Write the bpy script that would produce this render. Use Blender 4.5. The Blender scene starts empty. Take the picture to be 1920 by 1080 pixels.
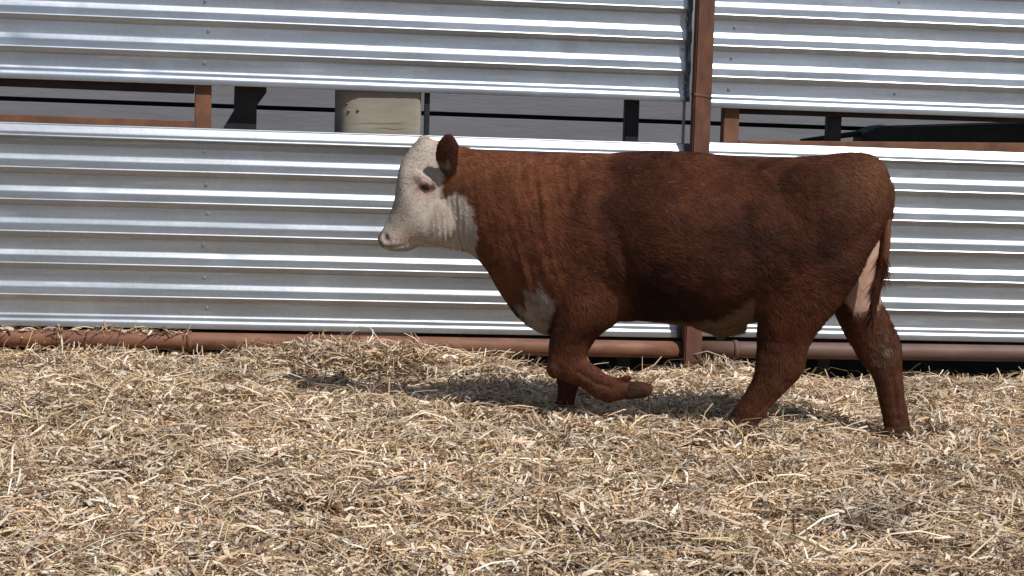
import bpy, bmesh, math, random
import numpy as np
from mathutils import Vector, Matrix

random.seed(7)
RNG = np.random.default_rng(11)
scene = bpy.context.scene
COL = scene.collection

# ---------------------------------------------------------------- camera, sky, sun, exposure
cam_data = bpy.data.cameras.new('camera')
cam = bpy.data.objects.new('camera', cam_data)
COL.objects.link(cam)
scene.camera = cam
cam_data.sensor_width = 36.0
cam_data.lens = 36.0 * 3760 / 1920
cam_data.clip_start = 0.1
cam_data.clip_end = 3000
PITCH, ROLL, EYE_H = 0.12, 0.0275, 1.58
_f = Vector((0, math.cos(PITCH), -math.sin(PITCH)))
_r = Vector((1, 0, 0))
_u = _r.cross(_f)
_R = math.cos(ROLL) * _r + math.sin(ROLL) * _u
_U = -math.sin(ROLL) * _r + math.cos(ROLL) * _u
cam.matrix_world = Matrix(((_R.x, _U.x, -_f.x, 0), (_R.y, _U.y, -_f.y, 0), (_R.z, _U.z, -_f.z, EYE_H), (0, 0, 0, 1)))

SUN_DIR = Vector((0.416, -0.446, 0.80)).normalized()
SUN_EL = math.asin(SUN_DIR.z)
SUN_AZ = math.atan2(SUN_DIR.x, SUN_DIR.y)
world = bpy.data.worlds.new('World')
scene.world = world
world.use_nodes = True
nt = world.node_tree
sky = nt.nodes.new('ShaderNodeTexSky')
sky.sky_type = 'NISHITA'
sky.sun_disc = False
sky.sun_elevation = SUN_EL
sky.sun_rotation = SUN_AZ
sky.altitude = 300
sky.air_density = 1.0
sky.dust_density = 1.5
nt.links.new(sky.outputs[0], nt.nodes['Background'].inputs[0])
nt.nodes['Background'].inputs[1].default_value = 0.065

sun_data = bpy.data.lights.new('sun', 'SUN')
sun_data.energy = 4.2
sun_data.angle = math.radians(0.5)
sun_data.color = (1.0, 0.955, 0.89)
sun = bpy.data.objects.new('sun', sun_data)
COL.objects.link(sun)
sun.rotation_euler = SUN_DIR.to_track_quat('Z', 'Y').to_euler()
sun.location = SUN_DIR * 40

scene.view_settings.view_transform = 'Standard'
scene.view_settings.look = 'None'
scene.view_settings.exposure = 0.0
scene.view_settings.gamma = 1.0
scene.view_settings.use_curve_mapping = False

# ---------------------------------------------------------------- helpers
def tag(o, label=None, cat=None, group=None, kind=None):
    if label: o['label'] = label
    if cat: o['category'] = cat
    if group: o['group'] = group
    if kind: o['kind'] = kind
    return o

def empty(name, loc=(0, 0, 0), rz=0.0):
    o = bpy.data.objects.new(name, None)
    COL.objects.link(o)
    o.location = loc
    o.rotation_euler = (0, 0, rz)
    o.empty_display_size = 0.2
    return o

def link_mesh(name, verts, faces, mat, parent=None, smooth=False):
    me = bpy.data.meshes.new(name)
    me.from_pydata([tuple(v) for v in verts], [], [tuple(f) for f in faces])
    me.update()
    if smooth:
        me.polygons.foreach_set('use_smooth', [True] * len(me.polygons))
    if mat: me.materials.append(mat)
    o = bpy.data.objects.new(name, me)
    COL.objects.link(o)
    if parent: o.parent = parent
    return o

def link_bm(name, bm, mat, parent=None, smooth=False):
    bmesh.ops.recalc_face_normals(bm, faces=bm.faces)
    me = bpy.data.meshes.new(name)
    bm.to_mesh(me)
    bm.free()
    if smooth:
        me.polygons.foreach_set('use_smooth', [True] * len(me.polygons))
    if mat: me.materials.append(mat)
    o = bpy.data.objects.new(name, me)
    COL.objects.link(o)
    if parent: o.parent = parent
    return o

def _hash(i, j, k, seed):
    h = (i * 374761393 + j * 668265263 + k * 2147483647 * 3 + seed * 974711) & 0xffffffff
    h = ((h ^ (h >> 13)) * 1274126177) & 0xffffffff
    h = h ^ (h >> 16)
    return (h & 0xffff) / 32767.5 - 1.0

def smoothstep(a, b, x):
    t_ = np.clip((x - a) / (b - a), 0, 1)
    return t_ * t_ * (3 - 2 * t_)

def vnoise(p, scale=1.0, seed=0):
    """smooth value noise, -1..1, p is (n,3)"""
    q = np.asarray(p, dtype=np.float64) / scale
    i = np.floor(q).astype(np.int64)
    f = q - i
    f = f * f * (3 - 2 * f)
    out = 0
    for a in (0, 1):
        for b in (0, 1):
            for c in (0, 1):
                w = (f[:, 0] if a else 1 - f[:, 0]) * (f[:, 1] if b else 1 - f[:, 1]) * (f[:, 2] if c else 1 - f[:, 2])
                out = out + w * _hash(i[:, 0] + a, i[:, 1] + b, i[:, 2] + c, seed)
    return out

def fbm(p, scale, seed=0, octaves=3):
    o, a, t = 0, 1.0, 0
    for k in range(octaves):
        o = o + a * vnoise(p, scale / 2 ** k, seed + k * 17)
        t += a
        a *= 0.5
    return o / t

# ---------------------------------------------------------------- materials
def new_mat(name):
    m = bpy.data.materials.new(name)
    m.use_nodes = True
    return m, m.node_tree, m.node_tree.nodes['Principled BSDF']

def tex_coord(t, scale=(1, 1, 1), kind='Object'):
    tc = t.nodes.new('ShaderNodeTexCoord')
    mp = t.nodes.new('ShaderNodeMapping')
    mp.inputs['Scale'].default_value = scale
    t.links.new(tc.outputs[kind], mp.inputs[0])
    return mp.outputs[0]

def noise(t, vec, scale, detail=4, rough=0.55):
    n = t.nodes.new('ShaderNodeTexNoise')
    n.inputs['Scale'].default_value = scale
    n.inputs['Detail'].default_value = detail
    n.inputs['Roughness'].default_value = rough
    t.links.new(vec, n.inputs['Vector'])
    return n.outputs[0]

def ramp(t, fac, stops):
    r = t.nodes.new('ShaderNodeValToRGB')
    e = r.color_ramp.elements
    while len(e) < len(stops): e.new(0.5)
    for el, (p, c) in zip(e, stops):
        el.position = p
        el.color = (*c, 1) if len(c) == 3 else c
    t.links.new(fac, r.inputs[0])
    return r.outputs[0]

def mix(t, fac, a, b, mode='MIX'):
    m = t.nodes.new('ShaderNodeMix')
    m.data_type = 'RGBA'
    m.blend_type = mode
    for sock, v in ((m.inputs[0], fac), (m.inputs[6], a), (m.inputs[7], b)):
        if hasattr(v, 'default_value') or hasattr(v, 'is_output'):
            t.links.new(v, sock)
        else:
            sock.default_value = v if isinstance(v, (int, float)) else (*v, 1)
    return m.outputs[2]

def bump(t, bsdf, h, strength=0.3, dist=0.01):
    b = t.nodes.new('ShaderNodeBump')
    b.inputs['Strength'].default_value = strength
    b.inputs['Distance'].default_value = dist
    t.links.new(h, b.inputs['Height'])
    t.links.new(b.outputs[0], bsdf.inputs['Normal'])

def mat_noise(name, c1, c2, scale=8, stretch=(1, 1, 1), rough=0.7, metallic=0.0, bmp=0.3, bd=0.004, lo=0.35, hi=0.65, spec=0.5):
    m, t, b = new_mat(name)
    v = tex_coord(t, stretch)
    n = noise(t, v, scale, 6, 0.6)
    t.links.new(ramp(t, n, [(lo, c1), (hi, c2)]), b.inputs['Base Color'])
    b.inputs['Roughness'].default_value = rough
    b.inputs['Metallic'].default_value = metallic
    b.inputs['Specular IOR Level'].default_value = spec
    bump(t, b, noise(t, v, scale * 4, 5, 0.6), bmp, bd)
    return m

def galvanised(name, tone, seed):
    m, t, b = new_mat(name)
    tc = t.nodes.new('ShaderNodeTexCoord')
    mp = t.nodes.new('ShaderNodeMapping')
    mp.inputs['Location'].default_value = (seed * 3.1, seed * 1.7, 0)
    t.links.new(tc.outputs['Object'], mp.inputs[0])
    v = mp.outputs[0]
    vs = t.nodes.new('ShaderNodeMapping')            # streaks along the sheet
    vs.inputs['Scale'].default_value = (0.35, 0.35, 9)
    t.links.new(v, vs.inputs[0])
    streak = noise(t, vs.outputs[0], 3.0, 6, 0.6)
    patch = noise(t, v, 2.3, 5, 0.6)
    fine = noise(t, v, 60, 3, 0.7)
    c = ramp(t, streak, [(0.3, tuple(x * 0.80 for x in tone)), (0.7, tone)])
    c = mix(t, ramp(t, patch, [(0.52, (0, 0, 0)), (0.75, (1, 1, 1))]), c, tuple(min(1, x * 1.18) for x in tone))
    c = mix(t, 0.25, c, ramp(t, fine, [(0.3, tuple(x * 0.72 for x in tone)), (0.7, tuple(min(1, x * 1.15) for x in tone))]))
    t.links.new(c, b.inputs['Base Color'])
    b.inputs['Metallic'].default_value = 0.91
    mr = t.nodes.new('ShaderNodeMapRange')
    mr.inputs[1].default_value = 0.25; mr.inputs[2].default_value = 0.75
    mr.inputs[3].default_value = 0.33; mr.inputs[4].default_value = 0.46
    t.links.new(streak, mr.inputs[0])
    t.links.new(mr.outputs[0], b.inputs['Roughness'])
    sc = t.nodes.new('ShaderNodeMapping')            # rubbed scuffs, slanting across the ribs
    sc.inputs['Rotation'].default_value = (0, 0.42, 0)
    sc.inputs['Scale'].default_value = (1.2, 1.2, 16)
    t.links.new(v, sc.inputs[0])
    scuff = noise(t, sc.outputs[0], 2.2, 5, 0.6)
    c = mix(t, ramp(t, scuff, [(0.60, (0, 0, 0)), (0.72, (0.55, 0.55, 0.55))]), c, (0.80, 0.81, 0.82))
    dust = noise(t, v, 5.5, 6, 0.7)
    c = mix(t, ramp(t, dust, [(0.56, (0, 0, 0)), (0.80, (0.35, 0.35, 0.35))]), c, (0.42, 0.37, 0.31))
    t.links.new(c, b.inputs['Base Color'])
    bump(t, b, patch, 0.12, 0.02)
    return m

M_RUST = mat_noise('rusty_steel', (0.07, 0.028, 0.019), (0.20, 0.080, 0.044), 18, (1, 1, 0.35), 0.72, 0, 0.4, 0.003, 0.28, 0.74)
M_RUST_OR = mat_noise('orange_rust', (0.13, 0.058, 0.034), (0.23, 0.105, 0.055), 9, (1, 1, 1), 0.8, 0, 0.35, 0.003)
M_PIPE = mat_noise('pipe_rust', (0.105, 0.038, 0.021), (0.27, 0.122, 0.066), 11, (0.45, 1, 1), 0.62, 0, 0.35, 0.003, 0.28, 0.74)
M_PIPE2 = mat_noise('pipe_rust_grey', (0.10, 0.055, 0.042), (0.17, 0.095, 0.07), 7, (0.4, 1, 1), 0.62, 0, 0.25, 0.003)
M_RUST_SHADE = mat_noise('shaded_rust', (0.022, 0.015, 0.013), (0.06, 0.035, 0.028), 10, (0.4, 1, 1), 0.8, 0, 0.3, 0.003)  # rust darkened to paint in the shade under the upper sheets
M_BLACK = mat_noise('black_painted_steel', (0.010, 0.010, 0.011), (0.022, 0.021, 0.021), 10, (1, 1, 1), 0.6, 0, 0.2, 0.002)
M_GALV_TRIM = mat_noise('galvanised_trim', (0.30, 0.31, 0.31), (0.42, 0.43, 0.43), 20, (1, 1, 1), 0.4, 0.7, 0.1, 0.001)
M_BOARD = mat_noise('weathered_board', (0.178, 0.182, 0.212), (0.226, 0.230, 0.264), 4, (0.6, 1, 4), 0.85, 0, 0.4, 0.004, 0.3, 0.7)
M_DARK = mat_noise('dark_shade_backing', (0.022, 0.022, 0.026), (0.035, 0.034, 0.038), 10)
M_LOG = mat_noise('bare_log_wood', (0.235, 0.205, 0.165), (0.34, 0.305, 0.255), 4, (0.8, 0.8, 3.5), 0.85, 0, 0.25, 0.003, 0.3, 0.7)
M_KNOT = mat_noise('wood_knot', (0.10, 0.06, 0.035), (0.30, 0.20, 0.12), 60)
M_CRACK = mat_noise('wood_crack', (0.20, 0.14, 0.085), (0.36, 0.28, 0.19), 60)
M_SOIL = mat_noise('dark_yard_soil', (0.018, 0.014, 0.011), (0.05, 0.038, 0.028), 6, (1, 1, 1), 0.95, 0, 0.8, 0.02, spec=0.1)
M_HOOF = mat_noise('hoof_horn', (0.028, 0.013, 0.009), (0.065, 0.030, 0.018), 25, (1, 1, 3), 0.85, 0, 0.5, 0.003, spec=0.15)
M_GALV = [galvanised('galvanised_sheet', (0.50, 0.54, 0.585), 0), galvanised('galvanised_sheet_pale', (0.54, 0.60, 0.68), 3),
          galvanised('galvanised_sheet_warm', (0.58, 0.58, 0.57), 6), galvanised('galvanised_sheet_dull', (0.48, 0.52, 0.565), 9)]

def attr_mat(name, attr, rough=0.7, spec=0.3, fine=None, sheen=0.0, translucent=0.0):
    m, t, b = new_mat(name)
    a = t.nodes.new('ShaderNodeAttribute')
    a.attribute_name = attr
    c = a.outputs['Color']
    if fine:
        sc, amt = fine
        n = noise(t, tex_coord(t), sc, 4, 0.65)
        c = mix(t, 1.0, c, ramp(t, n, [(0.3, (1 - amt,) * 3), (0.7, (1 + amt,) * 3)]), 'MULTIPLY')
        bump(t, b, n, 0.25, 0.004)
    t.links.new(c, b.inputs['Base Color'])
    b.inputs['Roughness'].default_value = rough
    b.inputs['Specular IOR Level'].default_value = spec
    b.inputs['Sheen Weight'].default_value = sheen
    if translucent:
        tr = t.nodes.new('ShaderNodeBsdfTranslucent')
        t.links.new(c, tr.inputs[0])
        ms = t.nodes.new('ShaderNodeMixShader')
        ms.inputs[0].default_value = translucent
        out = t.nodes['Material Output']
        t.links.new(b.outputs[0], ms.inputs[1])
        t.links.new(tr.outputs[0], ms.inputs[2])
        t.links.new(ms.outputs[0], out.inputs[0])
    return m

M_HIDE = attr_mat('cattle_hide', 'coat_colour', 0.75, 0.12, None)
M_HAIR = attr_mat('cattle_hair', 'coat_colour', 0.62, 0.14)
M_STRAW = attr_mat('straw', 'straw_colour', 0.6, 0.3, None, 0, 0.05)

def set_colour(me, name, cols):
    at = me.color_attributes.new(name, 'FLOAT_COLOR', 'POINT')
    buf = np.ones((len(me.vertices), 4), dtype=np.float32)
    buf[:, :3] = cols
    at.data.foreach_set('color', buf.ravel())

def mesh_np(name, verts, quads, mat, cols=None, cname=None, smooth=False):
    """big mesh from numpy arrays (all faces have the same number of corners)"""
    me = bpy.data.meshes.new(name)
    n, k = quads.shape
    me.vertices.add(len(verts))
    me.vertices.foreach_set('co', np.ascontiguousarray(verts, dtype=np.float32).ravel())
    me.loops.add(n * k)
    me.loops.foreach_set('vertex_index', np.ascontiguousarray(quads, dtype=np.int32).ravel())
    me.polygons.add(n)
    me.polygons.foreach_set('loop_start', np.arange(0, n * k, k, dtype=np.int32))
    if smooth: me.polygons.foreach_set('use_smooth', np.ones(n, dtype=bool))
    me.update(calc_edges=True)
    if cols is not None: set_colour(me, cname, cols)
    me.materials.append(mat)
    return me

# ---------------------------------------------------------------- the fence frame of reference
WALL_O = np.array((0.9056, 9.99, 0.0))
WALL_YAW = 0.1394
WU = np.array((math.cos(WALL_YAW), math.sin(WALL_YAW), 0))
WN = np.array((math.sin(WALL_YAW), -math.cos(WALL_YAW), 0))     # towards the yard
WSLOPE = -0.0104                                                # the fence follows a slight fall of the yard

def wp(u, o, z):
    return Vector(WALL_O + u * WU + o * WN + np.array((0, 0, z + WSLOPE * u)))

def wall_box(bm, u0, u1, o0, o1, z0, z1, z0b=None, z1b=None, bevel=0.004):
    z0b = z0 if z0b is None else z0b
    z1b = z1 if z1b is None else z1b
    vs = [bm.verts.new(wp(u, o, z)) for (u, o, z) in ((u0, o0, z0), (u1, o0, z0b), (u1, o1, z0b), (u0, o1, z0),
                                                     (u0, o0, z1), (u1, o0, z1b), (u1, o1, z1b), (u0, o1, z1))]
    fs = [bm.faces.new([vs[i] for i in f]) for f in ((0, 1, 2, 3), (4, 5, 6, 7), (0, 1, 5, 4), (1, 2, 6, 5), (2, 3, 7, 6), (3, 0, 4, 7))]
    if bevel:
        es = list({e for f in fs for e in f.edges})
        bmesh.ops.bevel(bm, geom=es, offset=bevel, segments=2, affect='EDGES')

def wall_prism(bm, pts, o0, o1, bevel=0.003):
    a = [bm.verts.new(wp(u, o0, z)) for u, z in pts]
    b = [bm.verts.new(wp(u, o1, z)) for u, z in pts]
    fs = [bm.faces.new(a), bm.faces.new(b[::-1])]
    n = len(pts)
    for i in range(n):
        fs.append(bm.faces.new((a[i], a[(i + 1) % n], b[(i + 1) % n], b[i])))
    if bevel:
        es = list({e for f in fs for e in f.edges})
        bmesh.ops.bevel(bm, geom=es, offset=bevel, segments=1, affect='EDGES')

# ---------------------------------------------------------------- ground and straw height
EDGE_U = np.array([-6, -3.39, -3.06, -2.76, -2.43, -2.12, -1.96, -1.54, -1.25, -1.07, -0.90, -0.53, -0.24, -0.04, 0.10, 0.22, 0.33, 0.58, 0.86, 1.31, 1.71, 5])
EDGE_Z = np.array([0.04, 0.040, 0.055, 0.036, 0.019, 0.060, 0.090, 0.075, 0.043, 0.030, -0.045, -0.090, -0.07, -0.025, 0.02, 0.005, -0.05, -0.098, -0.105, -0.100, -0.098, -0.10])

PRINTS = [(0.93, 8.06, 0.042, 0.17, 0.07), (0.25, 8.47, 0.008, 0.13, 0.07), (1.66, 8.25, -0.058, 0.24, 0.17), (1.64, 8.13, 0.045, 0.12, 0.05)]
for _i in range(60):
    PRINTS.append((random.uniform(-2.6, 3.2), random.uniform(6.0, 9.5), -random.uniform(0.018, 0.045), random.uniform(0.05, 0.09), random.uniform(0.04, 0.08)))

def straw_z(x, y):
    p = np.stack([x, y, np.zeros_like(x)], 1)
    rel = p - WALL_O
    u = rel @ WU
    d = rel @ WN                                    # distance in front of the fence
    base = -0.012 * (x - 0.9)
    wall_base = -0.012 * (WALL_O[0] + u * WU[0] - 0.9)
    e = np.interp(u, EDGE_U, EDGE_Z) - wall_base
    z = base + e * np.exp(-(np.maximum(d, 0) / 0.30) ** 2)
    amp = np.clip((d - 0.05) / 0.4, 0, 1)
    z = z + amp * (0.030 * fbm(p, 0.55, 3) + 0.024 * fbm(p, 0.17, 9, 2)) + 0.006 * vnoise(p, 0.06, 5)
    z = z + 0.05 * np.exp(-(((u + 1.60) / 0.45) ** 2 + ((d - 0.22) / 0.16) ** 2))      # drift of straw below the rail
    z = z - 0.060 * np.exp(-(((u + 1.55) / 0.36) ** 2 + ((d - 0.62) / 0.17) ** 2))      # trampled hollow before it
    for fx, fy, fh, fr_, fq in PRINTS:       # litter pressed down or heaped by the feet
        z = z + fh * np.exp(-(((x - fx) / fr_) ** 2 + ((y - fy) / fq) ** 2))
    z = np.where(d < 0.0, z - 0.25 * np.clip(-d / 0.10, 0, 1), z)
    return z, u, d

# big soil sheet to the horizon, a little below the bedding
gv = [(-900, -900, -0.30), (900, -900, -0.30), (900, 900, -0.30), (-900, 900, -0.30)]
ground = link_mesh('ground', gv, [(0, 1, 2, 3)], M_SOIL)
tag(ground, 'dark bare soil of the yard under and behind the fence', 'ground', kind='structure')

def build_straw():
    # bedding sheet
    xs = np.concatenate([np.linspace(-9, -3.4, 40)[:-1], np.linspace(-3.4, 3.9, 460), np.linspace(3.9, 9, 36)[1:]])
    ts = np.concatenate([np.linspace(-0.16, 5.2, 380), np.linspace(5.2, 30, 60)[1:]])
    U, D = np.meshgrid(xs - 0.9, ts)
    X = WALL_O[0] + U * WU[0] + D * WN[0]
    Y = WALL_O[1] + U * WU[1] + D * WN[1]
    z, u, d = straw_z(X.ravel(), Y.ravel())
    v = np.stack([X.ravel(), Y.ravel(), z], 1)
    nx = len(xs); ny = len(ts)
    ii = (np.arange(ny - 1)[:, None] * nx + np.arange(nx - 1)[None, :]).ravel()
    f = np.stack([ii, ii + nx, ii + nx + 1, ii + 1], 1)
    g = fbm(v, 0.08, 21, 3)[:, None]
    h = fbm(v * np.array([0.6, 1.6, 1]), 0.02, 44, 2)[:, None]
    sheet_c = np.array([0.13, 0.09, 0.055]) * (1 + 0.45 * g + 0.5 * h)  # sheet colour kept dark to stand in for shade between stems
    me_s = (v, f, sheet_c)

    # loose stems and chaff
    n = 190000
    D = 5.3 * RNG.random(n) - 0.03
    half = 3.05 - 0.225 * D
    U = -0.62 + (RNG.random(n) * 2 - 1) * (half + 0.35) - 0.05 * D
    kind = RNG.random(n)
    L = np.where(kind < 0.46, RNG.uniform(0.014, 0.050, n), np.where(kind < 0.86, RNG.uniform(0.045, 0.13, n), RNG.uniform(0.11, 0.28, n)))
    W = np.where(kind < 0.46, RNG.uniform(0.002, 0.0075, n), np.where(kind < 0.86, RNG.uniform(0.0026, 0.0075, n), RNG.uniform(0.0024, 0.006, n)))
    W = W * 1.2
    husk = RNG.random(n) < 0.05                       # wide pale husks and leaves
    L = np.where(husk, RNG.uniform(0.035, 0.10, n), L)
    W = np.where(husk, RNG.uniform(0.009, 0.018, n), W)
    tuft = np.zeros(n, dtype=bool)
    t_az = np.zeros(n); t_up = np.zeros(n)
    k0 = 0                                            # tufts: wisps of long stems poking out of the bedding
    for tu, td, cnt, spread, l0, l1, ta, te in ((-2.25, 0.10, 90, 0.035, 0.08, 0.16, 0.2, 0.5), (-0.98, 0.22, 110, 0.07, 0.07, 0.16, 0.3, 0.6), (-1.25, 0.12, 60, 0.08, 0.08, 0.2, 2.9, 0.3),
                                           (-1.85, 0.10, 90, 0.10, 0.05, 0.12, 1.5, 0.5), (0.02, 0.08, 70, 0.09, 0.05, 0.12, 1.2, 0.9), (0.12, 0.12, 90, 0.12, 0.04, 0.10, 1.8, 0.5),
                                           (1.35, 0.05, 60, 0.30, 0.04, 0.09, 1.6, 0.9), (0.62, 0.10, 60, 0.18, 0.04, 0.09, 1.6, 1.0), (-3.1, 0.10, 120, 0.20, 0.06, 0.16, 1.0, 0.5),
                                           (-2.72, 0.09, 40, 0.12, 0.06, 0.14, 1.7, 0.6), (0.45, 1.85, 60, 0.10, 0.05, 0.13, 2.3, 0.6), (-0.35, 1.5, 60, 0.06, 0.05, 0.12, 1.4, 0.9)):
        j = slice(k0, k0 + cnt); k0 += cnt
        U[j] = tu + RNG.normal(0, spread, cnt); D[j] = np.abs(td + RNG.normal(0, 0.03, cnt))
        L[j] = RNG.uniform(l0, l1, cnt); W[j] = RNG.uniform(0.0025, 0.006, cnt)
        tuft[j] = True; t_az[j] = ta + RNG.normal(0, 0.5, cnt); t_up[j] = np.clip(te + RNG.normal(0, 0.3, cnt), 0, 1.4)
    x = WALL_O[0] + U * WU[0] + D * WN[0]
    y = WALL_O[1] + U * WU[1] + D * WN[1]
    z0, uu, dd = straw_z(x, y)
    az = RNG.uniform(0, 2 * math.pi, n)
    tilt = np.abs(RNG.normal(0, 0.30, n))
    up = RNG.random(n) < np.where(dd < 0.12, 0.015, 0.06)
    tilt = np.where(up, RNG.uniform(0.5, 1.3, n), tilt)
    L = np.where(up, np.minimum(L, 0.07), L)
    tilt = np.where(L > 0.08, tilt * 0.5, tilt)
    tilt = np.where(tuft, t_up, tilt); az = np.where(tuft, t_az, az)
    roll = RNG.uniform(-0.9, 0.9, n)
    bend = RNG.normal(0, 0.32, n)
    t = np.stack([np.cos(az) * np.cos(tilt), np.sin(az) * np.cos(tilt), np.sin(tilt)], 1)
    s = np.stack([-np.sin(az), np.cos(az), np.zeros(n)], 1)
    nn = np.cross(t, s)
    nn *= np.sign(nn[:, 2:3]) + 1e-9
    s2 = s * np.cos(roll)[:, None] + nn * np.sin(roll)[:, None]
    n2 = np.cross(t, s2)
    root = np.stack([x, y, z0 + RNG.uniform(-0.004, 0.026, n)], 1)
    onpipe = RNG.random(n) < 0.0012                  # bits lying on top of the rail at the left
    pu_ = RNG.uniform(-3.6, -2.5, n); po_ = RNG.uniform(-0.01, 0.055, n)
    root = np.where(onpipe[:, None], WALL_O + pu_[:, None] * WU + po_[:, None] * WN + np.stack([0 * x, 0 * x, 0.094 + np.sqrt(np.maximum(0, 0.045 ** 2 - (po_ - 0.02) ** 2)) - 0.0104 * pu_], 1), root)
    pts = []
    for q in (0.0, 0.33, 0.67, 1.0):
        c = root + t * (L * (q - (0.25)))[:, None] + n2 * (bend * L * (q - q * q) * 2)[:, None] + s * (RNG.normal(0, 0.05, n) * L)[:, None]
        w = W * (0.75 if q in (0.0, 1.0) else 1.0)
        pts.append(c - s2 * (w / 2)[:, None])
        pts.append(c + s2 * (w / 2)[:, None])
    P = np.stack(pts, 1).reshape(-1, 3)
    base = np.arange(n)[:, None] * 8
    F = np.concatenate([base + np.array([[0, 1, 3, 2]]), base + np.array([[2, 3, 5, 4]]), base + np.array([[4, 5, 7, 6]])], 0)
    # colour of each stem: pale straw, tan, brown, a few grey and greenish
    pal = np.array([[0.79, 0.63, 0.43], [0.66, 0.475, 0.285], [0.50, 0.33, 0.18], [0.26, 0.155, 0.085], [0.86, 0.77, 0.61], [0.42, 0.345, 0.27], [0.54, 0.45, 0.20]])
    pick = RNG.choice(7, n, p=[0.24, 0.26, 0.20, 0.11, 0.08, 0.08, 0.03])
    c = pal[pick] * RNG.uniform(0.66, 1.14, n)[:, None]
    pp = np.stack([x, y, 0 * x], 1)
    patch = fbm(pp, 0.30, 77, 3)
    soiled = smoothstep(0.22, 0.55, fbm(pp, 0.45, 177, 4))      # patches fouled with manure
    c = c * (1 - 0.28 * soiled)[:, None]
    c = c * (1 + 0.30 * patch + 0.25 * fbm(pp, 0.10, 78, 2))[:, None]
    c = np.where(husk[:, None], c * 0.3 + np.array([0.80, 0.71, 0.55]) * 0.7, c)
    c = np.minimum(c * np.array([1.0, 1.015, 1.09]), 0.88)
    C8 = np.repeat(c, 8, 0)
    sheet = me_s[2]
    V = np.concatenate([me_s[0], P], 0)
    FF = np.concatenate([me_s[1], F + len(me_s[0])], 0)
    CC = np.concatenate([sheet, C8], 0)
    me = mesh_np('straw_bedding', V, FF, M_STRAW, CC, 'straw_colour')
    o = bpy.data.objects.new('straw_bedding', me)
    COL.objects.link(o)
    tag(o, 'loose trampled straw bedding covering the yard in front of the fence', 'straw', kind='stuff')
build_straw()

# ---------------------------------------------------------------- corrugated sheets
P = 0.1524
def fillet(pts, r=0.004):
    out = [pts[0]]
    for a, b, c in zip(pts[:-2], pts[1:-1], pts[2:]):
        a, b, c = map(np.array, (a, b, c))
        la, lc = np.linalg.norm(a - b), np.linalg.norm(c - b)
        k = min(r, la * 0.4, lc * 0.4)
        p0 = b + (a - b) / la * k
        p1 = b + (c - b) / lc * k
        out.append(tuple(p0)); out.append(tuple((p0 + p1 + 2 * b) / 4)); out.append(tuple(p1))
    out.append(pts[-1])
    return out

def rib(zc):
    """one rib seen from above to below: up slope, face, small bead, down slope"""
    t = (0.0032, -0.0008, 0.0018, -0.0016)[int(round(zc / P)) % 4]      # the flats are not quite parallel
    return [(t, zc + 0.0125), (0.0145, zc - 0.0125), (0.0145, zc - 0.047), (0.0175, zc - 0.051), (0.0175, zc - 0.0535), (0.0, zc - 0.073)]

def profile(z0, ks, top_cap, bottom):
    pts = []
    if top_cap:
        zt = z0 + (ks[0] + 1) * P
        pts += [(0.002, zt + 0.008), (0.006, zt + 0.004), (0.006, zt - 0.001), (0.024, zt - 0.034), (0.024, zt - 0.046), (0.0272, zt - 0.051), (0.0272, zt - 0.0545), (0.0, zt - 0.068)]
    for k in ks: pts += rib(z0 + k * P)
    if bottom:
        zb = z0 + (ks[-1] - 1) * P
        pts += [(0.0, zb + 0.011), (0.006, zb + 0.001), (0.006, zb - 0.013), (0.014, zb - 0.026), (0.014, zb - 0.052), (0.008, zb - 0.052)]
    return fillet(pts)

def sheet(name, prof, u0, u1, off, mat, seed, tilt=0.0):
    nu = max(8, int((u1 - u0) / 0.035))
    us = np.linspace(u0, u1, nu + 1)
    pr = np.array(prof)
    UU, K = np.meshgrid(us, np.arange(len(pr)), indexing='ij')
    O = pr[K.ravel(), 0] + off
    Z = pr[K.ravel(), 1]
    Uf = UU.ravel()
    q = np.stack([Uf, Z * 2.2, np.full_like(Uf, seed * 7.3)], 1)
    O = O + 0.0022 * fbm(q, 0.55, seed, 3) + 0.0016 * vnoise(q, 1.3, seed + 3)
    rg = np.random.default_rng(seed + 40)             # knocks and dents from the cattle
    for _ in range(26):
        du, dz, dr, dd_ = rg.uniform(u0, u1), rg.uniform(pr[:, 1].min(), min(pr[:, 1].max(), 2.0)), rg.uniform(0.025, 0.09), rg.uniform(-0.005, 0.0025)
        O = O + dd_ * np.exp(-(((Uf - du) / dr) ** 2 + ((Z - dz) / (dr * 0.55)) ** 2))
    Z = Z + 0.0012 * vnoise(q, 0.7, seed + 8) + tilt * (Uf - u0)
    V = WALL_O + Uf[:, None] * WU + O[:, None] * WN
    V[:, 2] = Z + WSLOPE * Uf
    npz = len(pr)
    ii = (np.arange(nu)[:, None] * npz + np.arange(npz - 1)[None, :]).ravel()
    F = np.stack([ii, ii + 1, ii + npz + 1, ii + npz], 1)
    me = mesh_np(name, V, F, mat, smooth=True)
    o = bpy.data.objects.new(name, me)
    COL.objects.link(o)
    so = o.modifiers.new('sheet_thickness', 'SOLIDIFY')
    so.thickness = 0.0008
    so.offset = 1.0
    return o

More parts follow.
